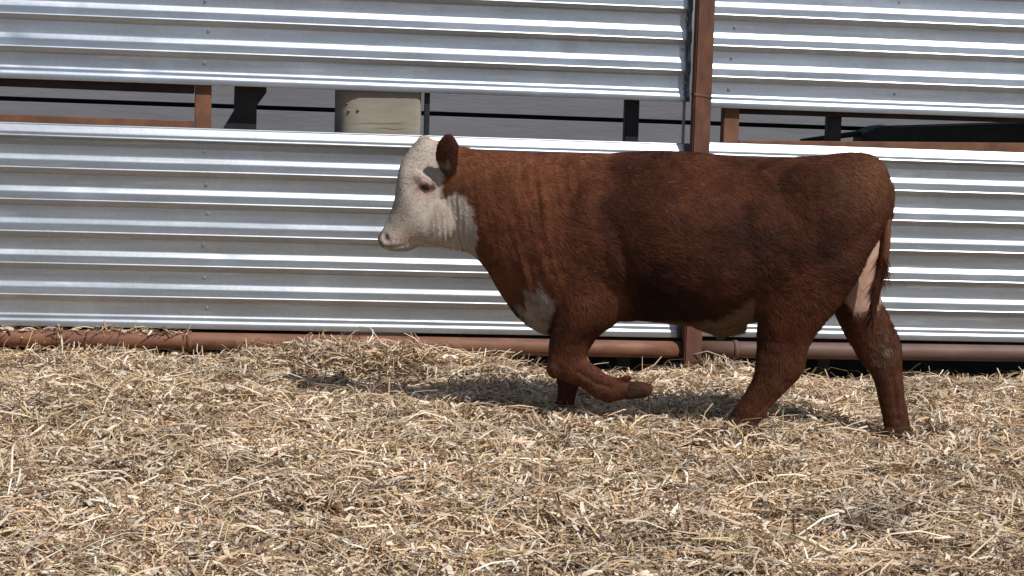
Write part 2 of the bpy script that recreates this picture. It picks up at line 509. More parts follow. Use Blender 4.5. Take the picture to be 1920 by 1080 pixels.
def screw_mesh():
    bm = bmesh.new()
    bmesh.ops.create_cone(bm, cap_ends=True, segments=20, radius1=0.009, radius2=0.008, depth=0.002, matrix=Matrix.Translation((0, 0, 0.0015)))
    bmesh.ops.create_cone(bm, cap_ends=True, segments=6, radius1=0.0052, radius2=0.0046, depth=0.005, matrix=Matrix.Translation((0, 0, 0.0045)))
    me = bpy.data.meshes.new('screw')
    bm.to_mesh(me); bm.free()
    me.materials.append(M_GALV_TRIM)
    return me
SCREW = screw_mesh()
SCREW_ROT = Matrix((tuple((WU[0], 0, WN[0])), tuple((WU[1], 0, WN[1])), (0, 1, 0))).to_4x4()
def add_screws(panel, us, zs, off):
    for u in us:
        for z in zs:
            o = bpy.data.objects.new('screw', SCREW)
            COL.objects.link(o)
            o.parent = panel
            o.matrix_local = Matrix.Translation(wp(u + random.uniform(-.012, .012), off + 0.001, z + random.uniform(-.008, .008))) @ SCREW_ROT

SHEETS = 'corrugated metal sheets of the windbreak fence'
LZ, UZ, UZR = 0.354, 1.534, 1.510
def flats(z0, ks): return [z0 + k * P - 0.108 for k in ks]
pl = profile(LZ, [4, 3, 2, 1, 0], True, True)
pu = profile(UZ, list(range(10, -1, -1)), False, True)
s = sheet('corrugated_sheet', pl, -4.6, -0.045, 0.0, M_GALV[0], 1)
tag(s, 'grey corrugated metal sheet low on the fence, behind the head of the bull', 'metal sheet', SHEETS)
add_screws(s, [-2.42], flats(LZ, [5, 4, 3, 2, 1, 0]), 0.0)
add_screws(s, [-0.95], [flats(LZ, [4])[0], flats(LZ, [2])[0]], 0.0)
s = sheet('corrugated_sheet', profile(LZ + 0.009, [4, 3, 2, 1, 0], True, True), -0.035, 4.6, 0.004, M_GALV[3], 2)
tag(s, 'grey corrugated metal sheet low on the fence, behind the rump of the bull', 'metal sheet', SHEETS)
add_screws(s, [0.16], flats(LZ + 0.009, [4, 3, 2, 1, 0]), 0.004)
s = sheet('corrugated_sheet', pu, -4.6, -0.055, 0.0, M_GALV[1], 3)
tag(s, 'bright corrugated metal sheet high on the fence, left of the rusty post', 'metal sheet', SHEETS)
add_screws(s, [-2.42], flats(UZ, range(0, 10)), 0.0)
add_screws(s, [-0.085], flats(UZ, range(0, 10)), 0.0)
pur = profile(UZR, list(range(10, -1, -1)), False, True)
s = sheet('corrugated_sheet', pur, -0.035, 4.6, 0.003, M_GALV[1], 4)
tag(s, 'bluish corrugated metal sheet high on the fence, right of the rusty post', 'metal sheet', SHEETS)
add_screws(s, [0.155], flats(UZR, range(0, 10)), 0.003)
add_screws(s, [1.0], flats(UZR, range(0, 10, 3)), 0.003)

# ---------------------------------------------------------------- rusty post and bottom rail
bm = bmesh.new()
wall_box(bm, -0.050, 0.036, 0.024, 0.100, -0.35, 2.95, bevel=0.006)
post = link_bm('steel_post', bm, M_RUST)
tag(post, 'tall rusty brown steel post standing between the corrugated sheets behind the back of the bull', 'post')
bm = bmesh.new()
wall_prism(bm, [(-0.052, 1.362), (0.038, 1.350), (0.038, 1.362), (-0.052, 1.375)], 0.022, 0.1025, 0.003)
link_bm('weld_seam', bm, M_RUST, post)

def pipe(bm, u0, u1, o, z0, z1, r, n=20):
    rings = []
    m = max(2, int((u1 - u0) / 0.25))
    for i in range(m + 1):
        t_ = i / m
        u = u0 + (u1 - u0) * t_
        z = z0 + (z1 - z0) * t_
        rings.append([bm.verts.new(wp(u, o + r * math.cos(a), z + r * math.sin(a))) for a in (2 * math.pi * k / n for k in range(n))])
    for a, b in zip(rings[:-1], rings[1:]):
        for k in range(n):
            bm.faces.new((a[k], a[(k + 1) % n], b[(k + 1) % n], b[k]))
    bm.faces.new(rings[0]); bm.faces.new(rings[-1])

def rail_thing(u0, u1, z0, z1, mat, collars, label):
    bm = bmesh.new()
    pipe(bm, u0, u1, 0.02, z0, z1, 0.043)
    o = link_bm('pipe_rail', bm, mat, None, True)
    tag(o, label, 'pipe', 'rusty pipe rails along the foot of the fence')
    for cu in collars:
        zc = z0 + (z1 - z0) * (cu - u0) / (u1 - u0)
        bm = bmesh.new()
        pipe(bm, cu - 0.011, cu + 0.011, 0.02, zc, zc, 0.049, 24)
        link_bm('collar', bm, M_RUST_OR if mat is M_PIPE else M_PIPE2, o, True)
rail_thing(-4.7, -0.052, 0.094, 0.089, M_PIPE, [-2.49], 'long rusty brown pipe rail along the foot of the fence, left of the post')
rail_thing(0.038, 4.7, 0.094, 0.110, M_PIPE2, [0.225], 'dull grey brown pipe rail along the foot of the fence, right of the post')

# ---------------------------------------------------------------- things seen in the gap between the sheets
FR = 'rusty steel gates behind the gap of the fence'
fr = empty('rusty_gate', wp(-2.44, -0.07, 1.0))
def part_box(name, parent, mat, *a, **k):
    bm = bmesh.new()
    wall_box(bm, *a, **k)
    o = link_bm(name, bm, mat)
    o.parent = parent
    o.matrix_parent_inverse = Matrix.Translation(-parent.location)
    return o
part_box('rail', fr, M_RUST_OR, -4.6, -2.478, -0.085, -0.02, 1.085, 1.162, z0b=1.085, z1b=1.152)
part_box('rail', fr, M_RUST_SHADE, -4.6, -2.478, -0.10, -0.03, 1.296, 1.375, z0b=1.284, z1b=1.365)
part_box('upright', fr, M_RUST_OR, -2.475, -2.396, -0.075, -0.016, 0.20, 1.36)
tag(fr, 'orange rusty steel gate showing in the gap at the left end of the fence', 'gate', FR)

fr = empty('rusty_gate', wp(0.16, -0.07, 1.0))
part_box('rail', fr, M_RUST_OR, 0.212, 4.6, -0.085, -0.02, 1.04, 1.143, z0b=1.10, z1b=1.245)
part_box('rail', fr, M_RUST_SHADE, 0.212, 4.6, -0.10, -0.03, 1.277, 1.36, z0b=1.285, z1b=1.37)
part_box('upright', fr, M_RUST_OR, 0.130, 0.209, -0.085, -0.016, 0.20, 1.345)
tag(fr, 'rusty steel gate showing in the gap just right of the rusty post', 'gate', FR)

# squared log standing behind the gap
log = empty('wooden_pole', wp(-1.588, -0.209, -0.3))
bm = bmesh.new()
n = 96
rings = []
for i in range(40):
    z = 0.0 + i * 0.055
    ring = []
    for k in range(n):
        a = 2 * math.pi * k / n
        r = 0.204 + 0.001 * math.sin(3 * a + z * 2) + 0.0006 * math.sin(z * 40 + 2 * a) + random.uniform(-.001, .001)
        e_ = 4.0 if math.cos(a - WALL_YAW) < 0 else 26.0        # a squared log, one corner still round
        q = (abs(math.cos(a - WALL_YAW)) ** e_ + abs(math.sin(a - WALL_YAW)) ** e_) ** (-1 / e_)
        ring.append(bm.verts.new((r * q * math.cos(a), r * q * math.sin(a), z)))
    rings.append(ring)
for a, b in zip(rings[:-1], rings[1:]):
    for k in range(n): bm.faces.new((a[k], a[(k + 1) % n], b[(k + 1) % n], b[k]))
bm.faces.new(rings[0]); bm.faces.new(rings[-1])
link_bm('trunk', bm, M_LOG, log, True)
def on_log(u, z):
    du = u + 1.588
    o = (max(0.0, 0.206 ** 4 - min(du, 0.0) ** 4)) ** 0.25
    return Vector(np.array(wp(u, -0.211 + o, z)) - np.array(log.location))
for u, z, r in ((-1.745, 1.262, 0.006), (-1.735, 1.228, 0.008), (-1.692, 1.232, 0.008)):
    bm = bmesh.new()
    bmesh.ops.create_icosphere(bm, subdivisions=2, radius=r, matrix=Matrix.Translation(on_log(u, z)))
    link_bm('knot', bm, M_KNOT, log, True)
for u0, u1, z0, z1 in ((-1.72, -1.42, 1.166, 1.186), (-1.62, -1.45, 1.150, 1.153)):
    bm = bmesh.new()
    m = 14
    vs = []
    for i in range(m + 1):
        t_ = i / m
        u = u0 + (u1 - u0) * t_
        z = z0 + (z1 - z0) * t_ + 0.003 * math.sin(7 * t_)
        w = 0.0011 * (1 - abs(2 * t_ - 1) ** 2) + 0.0003
        p = on_log(u, z) + Vector(WN) * 0.0015
        vs.append((bm.verts.new(p + Vector((0, 0, w))), bm.verts.new(p - Vector((0, 0, w)))))
    for a, b in zip(vs[:-1], vs[1:]): bm.faces.new((a[0], b[0], b[1], a[1]))
    link_bm('crack', bm, M_CRACK, log)
tag(log, 'thick pale wooden pole with small knots standing behind the gap in the fence', 'pole')

# dark steel standing behind
bm = bmesh.new()
wall_prism(bm, [(-2.286, 1.55), (-2.286, 1.207), (-2.34, 1.12), (-2.34, 0.2), (-2.181, 0.2), (-2.181, 1.235), (-2.132, 1.30), (-2.132, 1.55)], -0.13, -0.10)
b = link_bm('steel_bracket', bm, M_BLACK)
tag(b, 'black steel bracket with slanted gussets in the gap, left of the wooden pole', 'bracket')
bm = bmesh.new(); wall_box(bm, -1.367, -1.341, -0.045, -0.02, 0.15, 1.6, bevel=0.002)
b = link_bm('angle_post', bm, M_BLACK); tag(b, 'thin black upright steel bar at the right edge of the wooden pole', 'bar')
bm = bmesh.new(); wall_box(bm, -0.353, -0.283, -0.16, -0.10, -0.3, 1.7, bevel=0.004)
b = link_bm('steel_upright', bm, M_BLACK); tag(b, 'black steel upright behind the gap, above the withers of the bull', 'post', 'black steel uprights behind the gap')
bm = bmesh.new(); wall_box(bm, 0.692, 0.763, -0.16, -0.10, -0.3, 1.7, bevel=0.004)
b = link_bm('steel_upright', bm, M_BLACK); tag(b, 'black steel upright behind the gap, beside the black sloping beam', 'post', 'black steel uprights behind the gap')
bm = bmesh.new(); wall_box(bm, -0.080, -0.068, -0.03, -0.008, 0.3, 1.6, bevel=0.002)
b = link_bm('edge_trim', bm, M_GALV_TRIM); tag(b, 'thin silver metal strip upright in the gap, just left of the rusty post', 'metal strip')

db = empty('sloping_beam', wp(1.3, -0.3, 0.9))
def part_prism(name, parent, mat, pts, o0, o1, bevel=0.003):
    bm = bmesh.new(); wall_prism(bm, pts, o0, o1, bevel)
    o = link_bm(name, bm, mat); o.parent = parent
    o.matrix_parent_inverse = Matrix.Translation(-parent.location)
    return o
part_prism('beam_body', db, M_BLACK, [(0.925, 0.98), (0.925, 1.192), (1.0, 1.226), (1.075, 1.236), (1.09, 1.224), (1.71, 1.268), (3.0, 1.36), (3.0, 1.06), (1.7, 1.02)], -0.42, -0.24, 0.006)
part_prism('beam_rod', db, M_BLACK, [(0.62, 1.128), (0.62, 1.150), (0.93, 1.203), (0.93, 1.175)], -0.35, -0.31, 0.003)
bm = bmesh.new(); bmesh.ops.create_icosphere(bm, subdivisions=2, radius=0.006, matrix=Matrix.Translation(wp(1.515, -0.238, 1.166)))
o = link_bm('bolt', bm, M_GALV_TRIM, None, True); o.parent = db; o.matrix_parent_inverse = Matrix.Translation(-db.location)
tag(db, 'black sloping steel beam with a thin rod, seen through the gap at the right', 'beam')

bw = empty('board_wall', wp(0, -1.42, -0.3))
for i, (z0, z1) in enumerate(((0.77, 1.177), (1.200, 1.65))):
    part_box('board', bw, M_BOARD, -5.0, 4.8, -1.445, -1.40, z0 , z1 , z0b=z0 - 0.02, z1b=z1 - 0.02, bevel=0.003)
part_box('shade_backing', bw, M_DARK, -5.0, 4.8, -1.50, -1.46, -0.28, 1.62, bevel=0)  # dark sheet added to stand in for shade behind and below the boards
tag(bw, 'wall of weathered grey boards in shade behind the gap in the fence', 'wall')

# ---------------------------------------------------------------- the bull
TRUNK = [
    (0.765, 1.083, 0.764, 0.897, 0.000, 0.070),
    (0.732, 1.145, 0.740, 0.841, 0.000, 0.150),
    (0.677, 1.178, 0.689, 0.750, 0.000, 0.200),
    (0.601, 1.184, 0.611, 0.635, 0.000, 0.235),
    (0.482, 1.167, 0.512, 0.508, 0.000, 0.250),
    (0.352, 1.153, 0.382, 0.479, 0.000, 0.262),
    (0.221, 1.146, 0.249, 0.468, 0.000, 0.285),
    (0.067, 1.154, 0.095, 0.433, 0.000, 0.305),
    (-0.089, 1.164, -0.062, 0.440, 0.000, 0.315),
    (-0.245, 1.160, -0.220, 0.448, 0.000, 0.305),
    (-0.380, 1.147, -0.356, 0.437, 0.000, 0.280),
    (-0.515, 1.139, -0.492, 0.411, 0.000, 0.255),
    (-0.628, 1.135, -0.614, 0.368, 0.000, 0.235),
    (-0.720, 1.134, -0.686, 0.383, 0.000, 0.205),
    (-0.811, 1.135, -0.773, 0.443, 0.000, 0.175),
    (-0.892, 1.137, -0.841, 0.531, 0.000, 0.150),
    (-0.972, 1.141, -0.901, 0.625, 0.000, 0.135),
    (-1.054, 1.156, -0.965, 0.691, 0.000, 0.122),
    (-1.135, 1.171, -1.026, 0.711, 0.000, 0.105),
    (-1.182, 1.174, -1.054, 0.714, 0.000, 0.080),
]
HEAD = [
    (-1.120, 1.171, -0.978, 0.712, 0.014, 0.085),
    (-1.154, 1.175, -1.013, 0.706, 0.003, 0.100),
    (-1.205, 1.183, -1.052, 0.711, -0.010, 0.102),
    (-1.250, 1.132, -1.092, 0.721, -0.023, 0.110),
    (-1.283, 1.068, -1.131, 0.730, -0.035, 0.112),
    (-1.296, 0.984, -1.169, 0.729, -0.043, 0.102),
    (-1.302, 0.918, -1.200, 0.719, -0.049, 0.092),
    (-1.322, 0.849, -1.228, 0.705, -0.056, 0.084),
    (-1.343, 0.801, -1.261, 0.699, -0.065, 0.079),
    (-1.359, 0.771, -1.303, 0.701, -0.074, 0.073),
]
NEAR_FORE = [
    (-0.510, 0.837, -0.310, 0.823, -0.200, 0.050),
    (-0.544, 0.679, -0.278, 0.681, -0.190, 0.070),
    (-0.564, 0.543, -0.266, 0.569, -0.180, 0.072),
    (-0.589, 0.433, -0.317, 0.461, -0.170, 0.066),
    (-0.602, 0.359, -0.396, 0.393, -0.160, 0.055),
    (-0.606, 0.304, -0.435, 0.332, -0.155, 0.049),
    (-0.600, 0.245, -0.442, 0.294, -0.150, 0.049),
    (-0.549, 0.198, -0.425, 0.275, -0.150, 0.043),
    (-0.479, 0.179, -0.395, 0.256, -0.150, 0.034),
    (-0.435, 0.150, -0.361, 0.234, -0.150, 0.031),
    (-0.393, 0.126, -0.329, 0.220, -0.150, 0.034),
    (-0.348, 0.117, -0.302, 0.221, -0.150, 0.038),
    (-0.297, 0.131, -0.271, 0.209, -0.150, 0.033),
    (-0.250, 0.141, -0.239, 0.200, -0.150, 0.032),
]
NEAR_FORE_HOOF = [
    (-0.268, 0.133, -0.250, 0.206, -0.150, 0.036),
    (-0.224, 0.140, -0.212, 0.206, -0.150, 0.040),
    (-0.177, 0.152, -0.172, 0.197, -0.150, 0.036),
]
FAR_FORE = [
    (-0.608, 0.503, -0.399, 0.513, 0.140, 0.060),
    (-0.622, 0.363, -0.453, 0.372, 0.140, 0.055),
    (-0.623, 0.223, -0.495, 0.230, 0.140, 0.047),
    (-0.609, 0.148, -0.509, 0.154, 0.140, 0.038),
    (-0.605, 0.088, -0.523, 0.092, 0.140, 0.036),
    (-0.613, 0.045, -0.533, 0.049, 0.140, 0.037),
    (-0.621, 0.011, -0.537, 0.016, 0.140, 0.036),
]
FAR_FORE_HOOF = [
    (-0.617, 0.023, -0.533, 0.028, 0.140, 0.036),
    (-0.630, -0.008, -0.527, 0.003, 0.140, 0.042),
    (-0.641, -0.037, -0.522, -0.020, 0.140, 0.046),
]
NEAR_HIND = [
    (0.242, 0.866, 0.728, 0.908, -0.160, 0.050),
    (0.259, 0.714, 0.681, 0.744, -0.165, 0.080),
    (0.262, 0.604, 0.615, 0.610, -0.160, 0.082),
    (0.259, 0.504, 0.542, 0.507, -0.155, 0.072),
    (0.258, 0.415, 0.486, 0.420, -0.150, 0.058),
    (0.259, 0.342, 0.465, 0.353, -0.150, 0.050),
    (0.255, 0.281, 0.451, 0.286, -0.150, 0.045),
    (0.233, 0.220, 0.395, 0.211, -0.150, 0.040),
    (0.205, 0.160, 0.337, 0.146, -0.150, 0.037),
    (0.172, 0.109, 0.300, 0.095, -0.150, 0.037),
    (0.156, 0.075, 0.277, 0.057, -0.150, 0.038),
]
NEAR_HIND_HOOF = [
    (0.156, 0.079, 0.277, 0.062, -0.150, 0.040),
    (0.137, 0.049, 0.276, 0.031, -0.150, 0.046),
    (0.127, 0.026, 0.269, 0.003, -0.150, 0.048),
]
FAR_HIND = [
    (0.492, 0.873, 0.743, 0.928, 0.150, 0.060),
    (0.518, 0.693, 0.745, 0.749, 0.150, 0.080),
    (0.542, 0.559, 0.748, 0.603, 0.150, 0.078),
    (0.582, 0.470, 0.784, 0.503, 0.150, 0.070),
    (0.630, 0.381, 0.837, 0.406, 0.150, 0.056),
    (0.683, 0.302, 0.852, 0.332, 0.150, 0.050),
    (0.735, 0.232, 0.858, 0.252, 0.150, 0.042),
    (0.762, 0.142, 0.874, 0.158, 0.150, 0.037),
    (0.786, 0.054, 0.892, 0.067, 0.150, 0.037),
    (0.795, 0.011, 0.903, 0.022, 0.150, 0.040),
]
FAR_HIND_HOOF = [
    (0.794, 0.016, 0.902, 0.027, 0.150, 0.041),
    (0.783, -0.022, 0.913, -0.005, 0.150, 0.047),
    (0.771, -0.055, 0.921, -0.032, 0.150, 0.049),
]
TAIL = [
    (0.656, 1.164, 0.701, 1.118, 0.000, 0.030),
    (0.711, 1.140, 0.739, 1.102, 0.000, 0.030),
    (0.739, 1.094, 0.770, 1.077, -0.010, 0.028),
    (0.741, 1.007, 0.780, 1.008, -0.020, 0.025),
    (0.740, 0.898, 0.778, 0.900, -0.030, 0.023),
    (0.734, 0.788, 0.778, 0.786, -0.030, 0.022),
    (0.724, 0.688, 0.763, 0.684, -0.030, 0.020),
    (0.713, 0.606, 0.746, 0.599, -0.030, 0.015),
    (0.709, 0.544, 0.731, 0.538, -0.030, 0.009),
]
EAR = [
    (-1.081, 1.010, -1.044, 1.005, -0.085, 0.020),
    (-1.097, 1.056, -1.028, 1.050, -0.108, 0.024),
    (-1.112, 1.102, -1.018, 1.096, -0.132, 0.024),
    (-1.109, 1.143, -1.011, 1.140, -0.148, 0.022),
    (-1.098, 1.175, -1.012, 1.173, -0.158, 0.018),
    (-1.081, 1.196, -1.024, 1.195, -0.166, 0.013),
    (-1.067, 1.207, -1.040, 1.208, -0.170, 0.009),
]
FACE = [(-1.045, 1.231), (-1.088, 1.094), (-1.082, 0.931), (-1.031, 0.956), (-0.99, 0.955), (-0.958, 0.9), (-0.934, 0.829), (-0.923, 0.772), (-0.945, 0.733), (-0.93, 0.692), (-0.973, 0.645), (-1.533, 0.619), (-1.546, 1.304)]
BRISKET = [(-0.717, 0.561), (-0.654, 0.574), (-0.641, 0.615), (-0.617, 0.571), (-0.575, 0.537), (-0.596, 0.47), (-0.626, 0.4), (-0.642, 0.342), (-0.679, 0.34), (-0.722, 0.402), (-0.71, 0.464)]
ESC = [(0.726, 0.833), (0.66, 0.725), (0.618, 0.652), (0.59, 0.594), (0.608, 0.546), (0.648, 0.517), (0.751, 0.526), (0.779, 0.836)]
BELLY = [(-0.215, 0.455), (-0.036, 0.464), (0.086, 0.488), (0.172, 0.542), (0.229, 0.594), (0.291, 0.597), (0.301, 0.347), (-0.21, 0.319)]


YAW = math.radians(10)
bull = empty('hereford_bull', (0.783, 8.35, 0.0), -YAW)
tag(bull, 'red brown young bull with a white face walking left across the straw', 'bull')

def catmull(rows, sub):
    R = np.array(rows, dtype=float)
    out = []
    n = len(R)
    for i in range(n - 1):
        p0, p1, p2, p3 = R[max(i - 1, 0)], R[i], R[i + 1], R[min(i + 2, n - 1)]
        for k in range(sub):
            t_ = k / sub
            out.append(0.5 * ((2 * p1) + (-p0 + p2) * t_ + (2 * p0 - 5 * p1 + 4 * p2 - p3) * t_ ** 2 + (-p0 + 3 * p1 - 3 * p2 + p3) * t_ ** 3))
    out.append(R[-1])
    return np.array(out)

def loft(bm, rows, sub=4, n=28, p=0.92, barrel=0.0, grow=0.0):
    R = catmull(rows, sub)
    rings = []
    cen = []
    for x1, z1, x2, z2, lat, w in R:
        c = np.array(((x1 + x2) / 2, lat, (z1 + z2) / 2))
        a = np.array(((x1 - x2) / 2, 0, (z1 - z2) / 2))
        ring = []
        for k in range(n):
            th = 2 * math.pi * k / n
            ca, sa = math.cos(th), math.sin(th)
            ca = math.copysign(abs(ca) ** p, ca)
            sa_ = math.copysign(abs(sa) ** p, sa)
            fac = 1.0
            if barrel: fac = 1 - barrel * max(0.0, sa_) ** 2 - 0.4 * barrel * max(0.0, -sa_) ** 3
            ring.append(bm.verts.new(c + a * sa_ + np.array((0, 1, 0)) * (w + grow) * ca * fac))
        rings.append(ring); cen.append(c)
    for a, b in zip(rings[:-1], rings[1:]):
        for k in range(n): bm.faces.new((a[k], a[(k + 1) % n], b[(k + 1) % n], b[k]))
    for ring, c, d in ((rings[0], cen[0], cen[0] - cen[1]), (rings[-1], cen[-1], cen[-1] - cen[-2])):
        L = np.linalg.norm(d)
        r = np.mean([np.linalg.norm(np.array(v.co) - c) for v in ring])
        d = d / max(L, 1e-6)
        prev = ring
        for s_, o_ in ((0.8, 0.28), (0.45, 0.42)):
            nr = [bm.verts.new(c + (np.array(v.co) - c) * s_ + d * o_ * min(r, 0.05)) for v in ring]
            for k in range(n): bm.faces.new((prev[k], prev[(k + 1) % n], nr[(k + 1) % n], nr[k]))
            prev = nr
        tip = bm.verts.new(c + d * 0.47 * min(r, 0.05))
        for k in range(n): bm.faces.new((prev[k], prev[(k + 1) % n], tip))

def blob(bm, c, r, ry=0.0):
    mtx = Matrix.Translation(c) @ Matrix.Rotation(ry, 4, 'Y') @ Matrix.Diagonal((*r, 1))
    bmesh.ops.create_icosphere(bm, subdivisions=3, radius=1.0, matrix=mtx)

def body_mesh():
    parts = []
    def add(fn):
        bm = bmesh.new(); fn(bm); bmesh.ops.recalc_face_normals(bm, faces=bm.faces); parts.append(bm)
    add(lambda bm: loft(bm, TRUNK, 4, 40, 0.86, 0.22))
    add(lambda bm: loft(bm, HEAD, 4, 32, 0.88, 0.12))
    for t_ in (NEAR_FORE, FAR_FORE, NEAR_HIND, FAR_HIND): add(lambda bm, t_=t_: loft(bm, t_, 4, 24, 0.95))
    add(lambda bm: loft(bm, EAR, 4, 20, 0.95))
    far_ear = [(a, b - 0.07, c, d - 0.07, -e - 0.02, w) for a, b, c, d, e, w in EAR]
    add(lambda bm: loft(bm, far_ear, 4, 20, 0.95))
    for sgn in (-1, 1):
        add(lambda bm: blob(bm, (-0.44, sgn * 0.160, 0.80), (0.17, 0.105, 0.28), 0.25))       # shoulder
        add(lambda bm: blob(bm, (0.46, sgn * 0.130, 0.87), (0.25, 0.122, 0.28), 0.2))         # haunch
        add(lambda bm: blob(bm, (-1.165, -0.03 + sgn * 0.084, 1.005), (0.056, 0.022, 0.030), 0.5))  # brow
        add(lambda bm: blob(bm, (-1.10, -0.02 + sgn * 0.075, 0.84), (0.075, 0.035, 0.095)))   # cheek
    add(lambda bm: blob(bm, (0.07, 0, 0.452), (0.14, 0.05, 0.045), 0.12))                     # sheath
    add(lambda bm: blob(bm, (0.095, 0, 0.420), (0.045, 0.026, 0.030), 0.3))
    add(lambda bm: blob(bm, (-1.190, -0.01, 1.165), (0.03, 0.045, 0.028)))                    # poll tuft
    add(lambda bm: blob(bm, (-0.270, -0.165, 0.226), (0.024, 0.013, 0.013)))                   # dew claws of the lifted foot
    add(lambda bm: blob(bm, (0.425, -0.15, 0.315), (0.035, 0.032, 0.045), 0.3))                # point of hock
    add(lambda bm: blob(bm, (-0.568, -0.152, 0.245), (0.040, 0.046, 0.045), 0.6))              # knee
    add(lambda bm: blob(bm, (0.30, -0.15, 0.103), (0.018, 0.022, 0.018)))
    V, F, off = [], [], 0
    for bm in parts:
        bm.verts.index_update()
        V += [tuple(v.co) for v in bm.verts]
        F += [tuple(v.index + off for v in f.verts) for f in bm.faces]
        off = len(V)
        bm.free()
    tmp = link_mesh('body_source', V, F, None)
    r = tmp.modifiers.new('remesh', 'REMESH'); r.mode = 'VOXEL'; r.voxel_size = 0.0075
    sm = tmp.modifiers.new('smooth', 'SMOOTH'); sm.factor = 0.5; sm.iterations = 9
    dg = bpy.context.evaluated_depsgraph_get()
    me = bpy.data.meshes.new_from_object(tmp.evaluated_get(dg))
    bpy.data.objects.remove(tmp)
    return me

body_me = body_mesh()
body_me.name = 'body'
nv = len(body_me.vertices)
co = np.empty(nv * 3, dtype=np.float32); body_me.vertices.foreach_get('co', co); co = co.reshape(-1, 3).astype(float)
no = np.empty(nv * 3, dtype=np.float32); body_me.vertices.foreach_get('normal', no); no = no.reshape(-1, 3).astype(float)

def band(x, a, b, s): return smoothstep(a - s, a + s, x) * (1 - smoothstep(b - s, b + s, x))

def seg_dist(px, pz, pts):
    d = np.full(len(px), 9.0)
    for (a, b), (c, e) in zip(pts[:-1], pts[1:]):
        vx, vz = c - a, e - b
        t_ = np.clip(((px - a) * vx + (pz - b) * vz) / (vx * vx + vz * vz), 0, 1)
        d = np.minimum(d, np.hypot(px - a - t_ * vx, pz - b - t_ * vz))
    return d

def inside(px, pz, poly):
    r = np.zeros(len(px), dtype=bool)
    n = len(poly)
    for i in range(n):
        (x1, z1), (x2, z2) = poly[i], poly[(i + 1) % n]
        c = ((z1 > pz) != (z2 > pz)) & (px < (x2 - x1) * (pz - z1) / (z2 - z1 + 1e-12) + x1)
        r ^= c
    return r

def mask(px, pz, poly, soft=0.008):
    d = seg_dist(px, pz, list(poly) + [poly[0]])
    d = np.where(inside(px, pz, poly), d, -d)
    return smoothstep(-soft, soft, d)

X, Yl, Z = co[:, 0], co[:, 1], co[:, 2]
# skin folds on the neck and jowl, muscle relief, mouth and nostril
neck = band(X, -0.98, -0.50, 0.08) * band(Z, 0.55, 1.12, 0.08)
fold = np.stack([(X - 0.30 * (1.05 - Z)) / 0.026, Yl / 0.35, Z / 0.22], 1)
fold2 = np.stack([(X - 0.45 * (0.8 - Z)) / 0.034, Yl / 0.35, Z / 0.16], 1)
disp = neck * (0.0050 * vnoise(fold, 1.0, 4) + 0.0034 * vnoise(fold, 0.55, 6)) * (0.7 + 0.6 * vnoise(co, 0.16, 14))
dew = band(X, -0.93, -0.62, 0.05) * band(Z, 0.40, 0.80, 0.06)
disp += dew * 0.006 * vnoise(fold2, 1.0, 3)
jowl = band(X, -1.115, -0.975, 0.02) * band(Z, 0.69, 0.95, 0.05)
disp += jowl * 0.0042 * np.sin(2 * math.pi * (X + 0.10 * (Z - 0.8)) / 0.024 + 2.0 * vnoise(co * np.array([1, 1, 0.4]), 0.06, 2)) * (0.55 + 0.45 * vnoise(co, 0.06, 12))
disp += 0.004 * fbm(co, 0.16, 30) * band(X, -0.7, 0.8, 0.1) + 0.0022 * fbm(co, 0.03, 31, 2) * band(X, -0.8, 0.9, 0.1)
flank_line = seg_dist(X, Z, [(0.17, 0.98), (0.235, 0.75), (0.22, 0.55)])
disp += 0.012 * np.exp(-(np.hypot(X - 0.29, Z - 1.04) / 0.06) ** 2)
disp -= 0.006 * np.exp(-(flank_line / 0.045) ** 2) * (np.abs(Yl) > 0.08)
elbow_line = seg_dist(X, Z, [(-0.33, 0.86), (-0.265, 0.66), (-0.255, 0.54)])
disp -= 0.011 * np.exp(-(elbow_line / 0.035) ** 2) * (np.abs(Yl) > 0.08)
mouth = seg_dist(X, Z, [(-1.325, 0.724), (-1.285, 0.724), (-1.245, 0.733)])
disp -= 0.0035 * np.exp(-(mouth / 0.006) ** 2)
pocket = np.hypot((X + 1.205) / 0.030, (Z - 0.742) / 0.018)
disp -= 0.005 * np.exp(-pocket ** 2)
pad = np.hypot((X + 1.305) / 0.045, (Z - 0.735) / 0.030)
disp += 0.002 * np.exp(-pad ** 2) * (np.abs(Yl + 0.06) > 0.03)
nr = (X + 1.318) * 0.8 + (Z - 0.762) * 0.6; ns = -(X + 1.318) * 0.6 + (Z - 0.762) * 0.8
nost = np.hypot(nr / 0.011, ns / 0.019)
disp -= 0.013 * np.exp(-nost ** 2)
eyed = np.hypot((X + 1.158) / 0.030, (Z - 0.980) / 0.020)
headside = X < -1.05
disp -= np.where(headside, 0.006 * np.exp(-eyed ** 2), 0)
lid = seg_dist(X, Z, [(-1.192, 0.978), (-1.165, 1.004), (-1.132, 0.992)])
disp += np.where(headside, 0.006 * np.exp(-(lid / 0.010) ** 2), 0)
cheek = seg_dist(X, Z, [(-1.16, 0.95), (-1.215, 0.86), (-1.26, 0.80)])
disp -= np.where(headside, 0.004 * np.exp(-(cheek / 0.02) ** 2), 0)
co2 = co + no * disp[:, None]
hockp = np.hypot((X - 0.395) / 0.030, (Z - 0.365) / 0.060)
disp -= 0.007 * np.exp(-hockp ** 2) * (np.abs(Yl) > 0.1)
tend = seg_dist(X, Z, [(0.385, 0.25), (0.33, 0.17), (0.285, 0.115)])
disp -= 0.005 * np.exp(-(tend / 0.010) ** 2) * (Yl < 0)
tend2 = seg_dist(X, Z, [(0.815, 0.25), (0.835, 0.15), (0.845, 0.07)])
disp -= 0.005 * np.exp(-(tend2 / 0.010) ** 2) * (Yl > 0)
tend3 = seg_dist(X, Z, [(-0.47, 0.245), (-0.40, 0.20), (-0.34, 0.185)])
